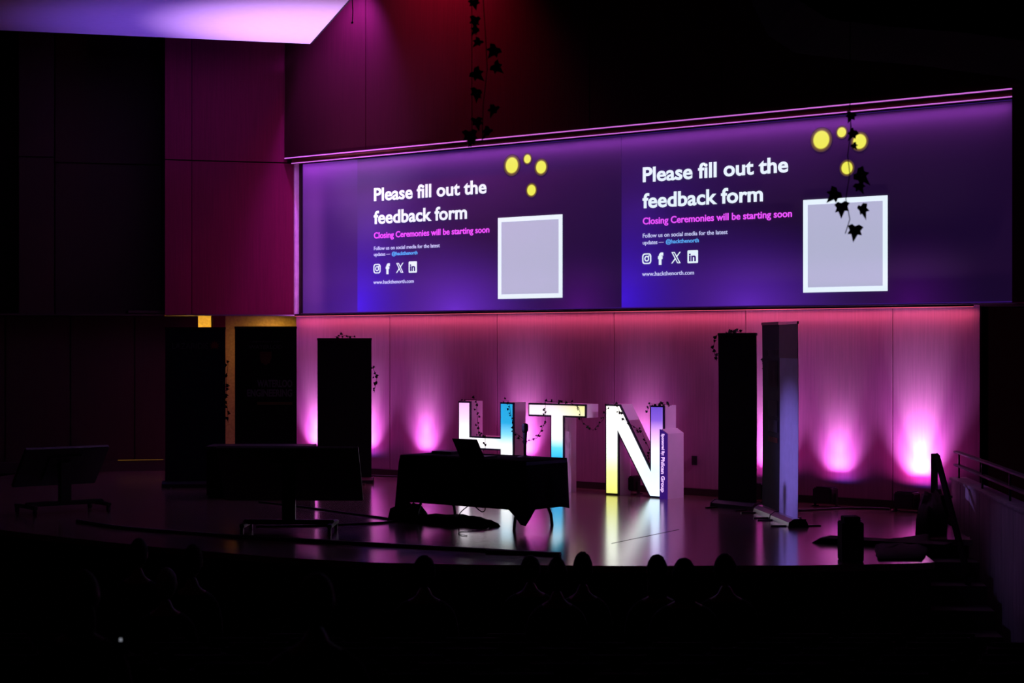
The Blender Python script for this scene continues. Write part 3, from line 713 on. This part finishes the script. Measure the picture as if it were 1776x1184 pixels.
cord('thin black cable dropping from the table hem to the floor with a loop', [(3.55, -4.95, .30), (3.52, -4.92, .24), (3.63, -4.92, .17), (3.70, -4.94, .2), (3.66, -4.94, .26), (3.5, -4.92, .25), (3.3, -4.9, .13), (3.28, -4.85, .03), (3.45, -4.82, .008), (3.7, -4.8, .008)], .006)
cord('thin cable curling on the floor right in front of the cloth bundle', [(3.76, -4.95, .006), (3.86, -5.15, .006), (3.80, -5.45, .006), (3.95, -5.65, .006), (4.1, -5.7, .006)], .004)
# bundle of black cloth under the table
def mound(name, label, outline, h, m, cat, seed=0, loc=(0, 0, 0)):
    random.seed(seed); b = NB(); cx = sum(p[0] for p in outline)/len(outline); cy = sum(p[1] for p in outline)/len(outline)
    rings = []; n = len(outline)*3; pts = []
    for i in range(len(outline)):
        p, q = Vector(outline[i]), Vector(outline[(i+1) % len(outline)])
        for k in range(3): pts.append(p.lerp(q, k/3))
    for j, (f_, z) in enumerate(((1, .0), (.97, .4), (.85, .75), (.6, .95), (.3, 1.0))):
        rings.append([b.verts.new((cx+(p.x-cx)*f_+random.uniform(-.01, .01), cy+(p.y-cy)*f_+random.uniform(-.01, .01), max(0, h*z*(1+random.uniform(-.25, .2)) if j else 0))) for p in pts])
    for A, B in zip(rings, rings[1:]):
        for k in range(n): b.faces.new((A[k], A[(k+1) % n], B[(k+1) % n], B[k]))
    c = b.verts.new((cx, cy, h)); 
    for k in range(n): b.faces.new((rings[-1][k], rings[-1][(k+1) % n], c))
    b.faces.new(rings[0])
    o = done(name, b, m, None, (0, 0, .001), smooth=True)
    return tag(o, label, cat)
mound('cloth_bundle', 'heap of folded black cloth lying on the floor under the table', [(2.40, -4.93), (2.66, -4.55), (2.9, -4.35), (3.25, -4.45), (3.5, -4.62), (3.72, -4.72), (3.66, -4.85), (3.4, -4.93), (3.0, -4.98), (2.62, -5.0)], .075, CLOTH, 'cloth', 3)
mound('equipment_bag', 'black bag slumped at the front left leg of the table', [(2.36, -5.08), (2.36, -4.75), (2.58, -4.62), (2.66, -4.8), (2.62, -5.06)], .17, CLOTH, 'bag', 5)
# cables on the stage floor
cord('long black cable lying across the front of the stage', [(-.2, -7.4, .012), (.8, -7.55, .012), (2.0, -7.4, .012), (3.0, -7.2, .012), (3.93, -6.98, .012), (4.8, -6.75, .012), (5.92, -6.45, .012)], .026)
cord('short thick cable end beside the long stage cable', [(5.25, -6.75, .018), (5.6, -6.60, .018), (5.95, -6.50, .018)], .022)
cord('upper black cable running left from the bag at the table', [(2.45, -5.0, .01), (1.9, -4.85, .01), (1.36, -4.75, .01), (.5, -4.55, .01), (-.5, -4.4, .01)], .012)
cord('lower black cable running left from the bag at the table', [(2.50, -5.05, .01), (2.52, -5.3, .01), (2.4, -5.6, .01), (2.2, -6.0, .01), (1.75, -6.5, .01)], .014)
cord('dark cables lying behind the pale banner along the back wall', [(5.35, -1.1, .012), (5.5, -.75, .012), (5.62, -.5, .012), (5.85, -.3, .012), (6.1, -.25, .012)], .016)
cord('black cable along the foot of the wall left of the table', [(-1.5, -.25, .012), (-2.0, -.15, .012), (-2.6, -.3, .012), (-3.0, -.2, .012)], .012)
# small bits: floor tape mark
b = NB(); b2 = [(5.657, -5.29), (5.42, -3.75), (5.432, -3.75), (5.669, -5.29)]
prism(b, b2, .0, .0015, 'xy'); tag(done('tape_line', b, mat('dark_tape', (.02, .015, .015), .6)), 'thin dark tape line on the floor in front of the letter N', 'tape')
# wall socket
so_ = thing('wall_socket', 'small black socket box on the wall right of the letter N', 'socket', (3.19, 0, .51))
so_.location = (3.13, 0, .40)
b = NB(); box(b, (-.04, -.02, 0), (.04, 0, .12), .004); done('plate', b, BLK, so_)
b = NB(); box(b, (-.02, -.025, .03), (.02, -.019, .09), .003); done('outlet', b, BLKP, so_)

# ================================================================== CONFIDENCE MONITORS ON STANDS
def monitor(label, loc, rot, w, h, tilt, zc, group='monitors on wheeled stands'):
    t = thing('stage_monitor_screen', label, 'monitor', loc, rot, group)
    M_ = Matrix.Translation((0, 0, zc)) @ Matrix.Rotation(R(tilt), 4, 'X')
    b = NB(); box(b, (-w/2, -.03, -h/2), (w/2, .02, h/2), .008, M=M_); done('housing', b, BLKP, t)
    b = NB(); box(b, (-w/2+.012, .02, -h/2+.012), (w/2-.012, .022, h/2-.012), 0, M=M_); done('display', b, mat('screen_glass', (.01, .01, .015), .2), t)
    b = NB(); box(b, (-.2, -.05, -.2), (.2, -.03, .2), .004, M=M_); done('mount_plate', b, BLK, t)
    b = NB(); box(b, (-.07, -.16, .10), (.07, -.08, zc+.05), .01); done('column', b, BLK, t)
    b = NB(); box(b, (-.48, -.16, .09), (.48, -.08, .14), .008); done('crossbar', b, BLK, t)
    for s in (-1, 1):
        b = NB(); box(b, (s*.46-.025, -.36, .07), (s*.46+.025, .22, .11), .006); lg = done('leg', b, BLK, t)
        for yy in (-.33, .19):
            b = NB(); bmesh.ops.create_cone(b, cap_ends=True, segments=14, radius1=.034, radius2=.034, depth=.03, matrix=Matrix.Translation((s*.46, yy, .035)) @ Matrix.Rotation(PI/2, 4, 'Y')); done('caster', b, BLKP, lg)
    return t
monitor('large dark monitor on a wheeled stand left of the black table', (2.35, -6.55, 0), ALPHA-R(2), 1.5, .75, 38, .62)
monitor('dark monitor on a wheeled stand at far left, turned edge-on', (-1.40, -6.75, 0), ALPHA+R(38), 1.05, .62, 42, .55)
# equipment case behind the big monitor
ec = thing('equipment_table', 'low black draped equipment table behind the left monitor', 'table', (-1.0, -3.6, 0), ALPHA)
b = NB(); box(b, (-.9, -.3, .0), (.45, .3, .64), .03); done('draped_body', b, CLOTH, ec)
b = NB(); box(b, (-.92, -.32, .64), (.47, .32, .67), .01); done('worktop', b, BLKP, ec)

# ================================================================== RIGHT SIDE OF STAGE
spk = thing('black_speaker_box', 'upright black box standing at the stage edge on the right', 'speaker', (8.20, -5.02, 0), ALPHA)
b = NB(); box(b, (-.10, -.12, 0), (.10, .12, .36), .008); done('cabinet', b, MBB, spk)
b = NB(); box(b, (-.075, -.09, .36), (.075, .09, .41), .006); done('top_module', b, MBB, spk)
b = NB(); box(b, (-.085, -.126, .03), (.085, -.12, .33), .002); done('grille', b, BLK, spk)
b = NB(); tube(b, [(.076, -.05, .37), (.088, -.05, .38), (.088, .03, .38), (.076, .03, .37)], .004, 6); done('handle', b, ALU, spk)
cr2 = thing('cable_ramp', 'low black cable ramp with a sloped end behind the speaker box', 'cable ramp', (7.15, -3.80, 0), R(52))
b = NB(); prism(b, [(0, 0), (.10, .055), (1.35, .055), (1.35, 0)], -.14, .14, 'xz'); done('body', b, MBB, cr2)
b = NB(); prism(b, [(-.005, 0), (.095, .06), (.115, .06), (.015, 0)], -.142, .142, 'xz'); done('end_edge', b, BLK, cr2)
cr2.rotation_euler = (0, 0, R(10)); cr2.location = (7.16, -3.83, 0)
mound('cloth_bundle', 'black cloth spread over the corner of the stage by the steps', [(7.75, -3.72), (7.72, -3.1), (7.80, -2.6), (8.2, -3.4), (8.72, -4.60), (8.42, -4.9), (8.1, -4.35)], .05, CLOTH, 'cloth', 8)
mound('equipment_bag', 'black draped equipment heap where the stage meets the steps', [(6.95, -1.15), (7.0, -.5), (7.0, -.65), (7.22, -1.2), (7.9, -2.4), (7.82, -2.7), (7.6, -2.55), (7.25, -1.8)], .34, CLOTH, 'equipment', 9)
# steps beside the stage
st = thing('stage_steps', 'dark steps going down from the right end of the stage', 'steps', (7.80, -3.04, 0), math.atan2(-.824, .573))
for k in range(5):
    b = NB(); box(b, (.42*k+.02, .0, -1.08), (.42*k+.42, .62, -.18*k-.18), .006); done('step', b, BLACKW, st)
hr = thing('stair_handrail', 'dark square handrail sloping down the stage steps', 'handrail', (7.18, -1.25, 0), 0)
b = NB(); box(b, (-.03, -.03, 0), (.03, .03, .77), .004); done('post', b, BLK, hr)
b = NB(); A_, B_ = Vector((.04, -.02, .75)), Vector((1.42, -2.15, -.28)); tube(b, [A_, B_], .035, 4); done('rail', b, MATS['matte_black_board'], hr)
b = NB(); box(b, (.0, -.03, .28), (.22, .0, .31), .003); done('rung', b, BLK, hr)
b = NB(); tube(b, [(1.42, -2.15, -.28), (1.42, -2.15, -1.05)], .03, 4); done('lower_post', b, BLK, hr)
# parapet with two rails
pa = thing('side_parapet', 'pale boarded parapet wall slanting away beside the stage steps', 'parapet', (7.13, -.72, 0), math.atan2(-.824, .573))
k = 0; x = 0
while x < 13:
    b = NB(); box(b, (x+.003, -.0, -1.25), (x+.597, .03, .44), .004); done('board', b, CONC, pa); x += .6
b = NB(); box(b, (0, .03, -1.25), (13, .16, .44)); done('core', b, BLACKW, pa)
b = NB(); box(b, (-.02, -.02, .44), (13.02, .18, .47), .004); done('coping', b, CONC, pa)
RAILM = mat('bronze_rail', (.05, .03, .035), .6)
for z in (.60, .75):
    b = NB(); box(b, (-.05, .03, z), (13, .10, z+.022), .004); done('rail', b, RAILM, pa)
for x in (.12, 1.6, 3.1, 4.6, 6.1):
    b = NB(); box(b, (x, .055, .47), (x+.02, .075, .752), .002); done('rail_post', b, BLK, pa)
light('parapet_patch_fill', 'SPOT', (7.4, -5.9, 2.6), 22, (.42, .30, 1), (9.05, -3.5, 0), .1, cone=34)  # unseen spot added for the bluish patch on the parapet

# ================================================================== AUDIENCE
def seat_proto():
    t = bpy.data.objects.new('auditorium_seat', None); COL.objects.link(t); t.empty_display_size = .1
    tag(t, 'dark upholstered auditorium seat in the unlit rows below the stage', 'seat', 'unlit auditorium seats')
    b = NB(); box(b, (-.22, -.24, .38), (.22, .22, .47), .03); done('seat_cushion', b, SEATF, t)
    b = NB(); box(b, (-.22, -.30, .42), (.22, -.22, .86), .03, M=Matrix.Translation((0, -.02, 0))); done('backrest', b, SEATF, t)
    for s in (-1, 1):
        b = NB(); box(b, (s*.25-.018, -.26, .56), (s*.25+.018, .12, .595), .008); done('armrest', b, SEATP, t)
    b = NB(); box(b, (-.05, -.18, 0), (.05, .08, .38), .01); done('pedestal', b, SEATP, t)
    return t
sp0 = seat_proto(); first = True; SEATS = []
def put_seat(xr, Z_, zf):
    global first
    o = sp0 if first else copy_tree(sp0); first = False
    o.location = hall(xr, Z_, zf); o.rotation_euler = (0, 0, ALPHA); return o
PEOPLE = [(736, 962, 14.0), (920, 962, 15.0), (966, 966, 13.05), (1011, 956, 14.0), (1140, 961, 14.0), (1187, 967, 13.05), (1258, 959, 14.0),
          (240, 932, 15.0), (334, 942, 14.0), (288, 984, 13.05), (142, 988, 8.3), (548, 992, 7.35)]
def rowfloor(Z_): return rowz(14) if Z_ > 14 else rowz(Z_)
for k, Z_ in enumerate([15.0]+ROWS[:8]):
    occ = [(px-888)/3100*Z_ for px, py, zz in PEOPLE if zz == Z_]
    for xr in occ: put_seat(xr, Z_, rowfloor(Z_))
    if Z_ == 15.0: continue
    half = Z_*.2865+.45; x = (.0 if k % 2 else .28)
    for i in range(-9, 10):
        xr = x+.56*i
        if abs(xr) > half or any(abs(xr-q) < .53 for q in occ): continue
        if Z_ > 13 and xr > 3.5: continue
        put_seat(xr, Z_, rowz(Z_))

def skin_chain(verts, edges, radii, levels=2):
    me = bpy.data.meshes.new('sk'); me.from_pydata(verts, edges, []); me.update()
    o = bpy.data.objects.new('sk', me); COL.objects.link(o)
    md = o.modifiers.new('s', 'SKIN'); md.use_smooth_shade = True
    for i, r in enumerate(radii): me.skin_vertices[0].data[i].radius = (r, r)
    me.skin_vertices[0].data[0].use_root = True
    sd = o.modifiers.new('d', 'SUBSURF'); sd.levels = levels
    dg = bpy.context.evaluated_depsgraph_get(); dg.update()
    out = bpy.data.meshes.new_from_object(o.evaluated_get(dg)); bpy.data.objects.remove(o); return out
def merge(b, s_):
    me = bpy.data.meshes.new('tmp'); s_.to_mesh(me); s_.free(); b.from_mesh(me); bpy.data.meshes.remove(me)
def head_bm(b0, c, M=None, hair=False):
    b = NB(); bmesh.ops.create_uvsphere(b, u_segments=22, v_segments=16, radius=1)
    vs = b.verts[:]
    for v in vs:
        x, y, z = v.co       # face looks to +y
        w = .076; d = .096; h = .118
        if z < 0: w *= 1-.28*(-z)**1.3; d *= 1-.12*(-z)
        if hair: w += .012; d += .010; h += .012
        X, Y_, Z_ = x*w, y*d, z*h
        if not hair:
            if y > .75 and abs(x) < .25 and -.35 < z < .1: Y_ += .016*(1-abs(x)/.25)
            if y > .7 and .08 < z < .3 and .2 < abs(x) < .55: Y_ -= .008
            if y > .7 and -.62 < z < -.45 and abs(x) < .35: Y_ += .006
        v.co = Vector((X, Y_, Z_))+Vector(c)
    merge(b0, b)
def ear(b0, c, s):
    b = NB(); bmesh.ops.create_uvsphere(b, u_segments=10, v_segments=8, radius=1)
    for v in b.verts: v.co = Vector((v.co.x*.010+s*.080, v.co.y*.018-.005, v.co.z*.032-.005))+Vector(c)
    merge(b0, b)
def person_meshes(hair_style):
    V = [(0, 0, .52), (0, -.03, .68), (0, -.05, .86), (0, -.04, .97), (0, -.02, 1.06), (0, 0, 1.14)]
    E = [(0, 1), (1, 2), (2, 3), (3, 4), (4, 5)]; Rr = [.15, .125, .14, .10, .055, .055]
    for s in (-1, 1):
        a = len(V); V += [(s*.13, -.03, .965), (s*.20, -.02, .93), (s*.23, .02, .72), (s*.17, .22, .60), (s*.13, .29, .585)]
        Rr += [.075, .062, .047, .036, .028]; E += [(3, a), (a, a+1), (a+1, a+2), (a+2, a+3), (a+3, a+4)]
        a = len(V); V += [(s*.09, .04, .52), (s*.10, .42, .53), (s*.10, .45, .28), (s*.10, .44, .08), (s*.10, .56, .045)]
        Rr += [.095, .065, .055, .042, .035]; E += [(0, a), (a, a+1), (a+1, a+2), (a+2, a+3), (a+3, a+4)]
    me = skin_chain(V, E, Rr, 1)
    b = NB(); b.from_mesh(me)
    head_bm(b, (0, .02, 1.235)); [ear(b, (0, .02, 1.235), s) for s in (-1, 1)]
    for s in (-1, 1):          # hands resting on the thighs
        box(b, (s*.12-.038, .29, .585), (s*.12+.038, .375, .612), .010)
        for i, (dx, L_) in enumerate(((-.030, .058), (-.010, .070), (.010, .066), (.029, .052))):
            x = s*.12+dx*s; tube(b, [(x, .365, .60), (x+dx*.1, .365+L_*.6, .602), (x+dx*.1, .365+L_, .590)], .0085, 6, .0065)
        tube(b, [(s*.12-s*.036, .30, .60), (s*.12-s*.062, .335, .602), (s*.12-s*.060, .368, .598)], .010, 6, .0075)
    for f_ in b.faces: f_.smooth = True
    for f_ in b.faces:
        c = f_.calc_center_median()
        if c.z > 1.03 or (c.y > .275 and .56 < c.z < .64 and abs(c.x) < .2 and c.z > .578): f_.material_index = 0
        elif c.z > .60 or (c.y < .2 and c.z > .56): f_.material_index = 1
        else: f_.material_index = 2
    out = bpy.data.meshes.new('body'); b.to_mesh(out); b.free()
    h = NB(); head_bm(h, (0, .02, 1.235), hair=True)
    kill = []
    for v in h.verts:
        z = v.co.z-1.235; y_ = v.co.y-.02
        low = -.075 if y_ < .0 else (.055 if y_ > .045 else -.02)
        if hair_style == 1: low = -.20 if y_ < .02 else (.055 if y_ > .045 else -.10)
        if z < low: kill.append(v)
        v.co += Vector((random.uniform(-1, 1), random.uniform(-1, 1), random.uniform(-1, 1)))*.0035
        if y_ < 0: v.co.y -= .008
    bmesh.ops.delete(h, geom=kill, context='VERTS')
    r = bmesh.ops.extrude_face_region(h, geom=h.faces[:])
    cc = Vector((0, .02, 1.235))
    for v in [g for g in r['geom'] if isinstance(g, bmesh.types.BMVert)]: v.co = cc+(v.co-cc)*.86
    if hair_style == 1:     # longer hair down the neck
        bmesh.ops.create_uvsphere(h, u_segments=14, v_segments=10, radius=1, matrix=Matrix.Translation((0, -.045, 1.12)) @ Matrix.Diagonal((.085, .05, .13, 1)))
    if hair_style == 2:     # bun
        bmesh.ops.create_uvsphere(h, u_segments=12, v_segments=8, radius=.042, matrix=Matrix.Translation((0, -.05, 1.345)))
    hm = bpy.data.meshes.new('hair'); bmesh.ops.recalc_face_normals(h, faces=h.faces); h.to_mesh(hm); h.free()
    for p_ in hm.polygons: p_.use_smooth = True
    return out, hm
random.seed(21)
PM = [person_meshes(i) for i in range(3)]
def person(label, px, top_py, Z_, style=0, shirt=SHIRT, hair=HAIRD, turn=0, wide=1.0):
    xr = (px-888)/3100*Z_; ztop = 2-(top_py-596)*Z_/3100; zf = rowfloor(Z_); sc = (ztop-zf)/1.368*.88; 
    t = thing('person', label, 'person', hall(xr, Z_-.0, zf), ALPHA+turn, 'audience seated below the stage'); zs = (ztop-zf)/1.368
    bm_, hm_ = PM[style]
    me = bm_.copy(); [me.materials.append(m_) for m_ in (SKIN, shirt, TROUS)]
    b_ = link('body', me, None, t); b_.scale = (wide*.88, .98, zs)
    hh = hm_.copy(); h_ = link('hair', hh, hair, t); h_.scale = (wide*.88, .98, zs)
    return t
person('person with dark bushy hair seated alone below the left half of the table', 736, 962, 14.0, 0, wide=1.15)
person('person with dark short hair seated below the table, left one of a close pair', 920, 962, 15.0, 0, wide=1.1)
person('person with dark hair seated nearer, right one of the close pair below the table', 966, 966, 13.05, 2)
person('person with round dark head outlined against the cyan floor reflection', 1011, 956, 14.0, 0)
person('person with dark hair seated below the letter N, head outlined on the stage edge', 1140, 961, 14.0, 1, wide=1.1)
person('person with broad dark hair seated right beside the head below the letter N', 1187, 967, 13.05, 1, wide=1.15)
person('person with dark hair seated below the right black banner', 1258, 959, 14.0, 0, wide=1.15)
person('person with dark hair at far left, nearly lost against the dark stage', 240, 932, 15.0, 0)
person('person with dark hair seated right of the far left head, in shadow', 334, 942, 14.0, 0)
person('person with pale grey hair seated low at the left', 288, 984, 13.05, 0, hair=HAIRG)
person('person with reddish lit hair seated near the lower left corner', 142, 988, 8.3, 1, shirt=SHIRTR, hair=mat('brown_hair', (.10, .03, .02), .8))
person('person in a dark red top leaning in the dark below centre left', 548, 992, 7.35, 0, shirt=SHIRTR, hair=MATS['brown_hair'])
ph = thing('smartphone', 'small phone with a pale lit screen held up in the dark rows at lower left', 'phone', hall((209-888)/3100*8.1, 8.1, 2-513*8.1/3100), ALPHA)
b = NB(); box(b, (-.035, 0, -.07), (.035, .008, .07), .003); done('case', b, BLKP, ph)
b = NB(); box(b, (-.006, -.001, -.008), (.008, .0, .008)); done('lit_notification', b, emis('phone_glow', (.16, .17, .2), 1), ph)
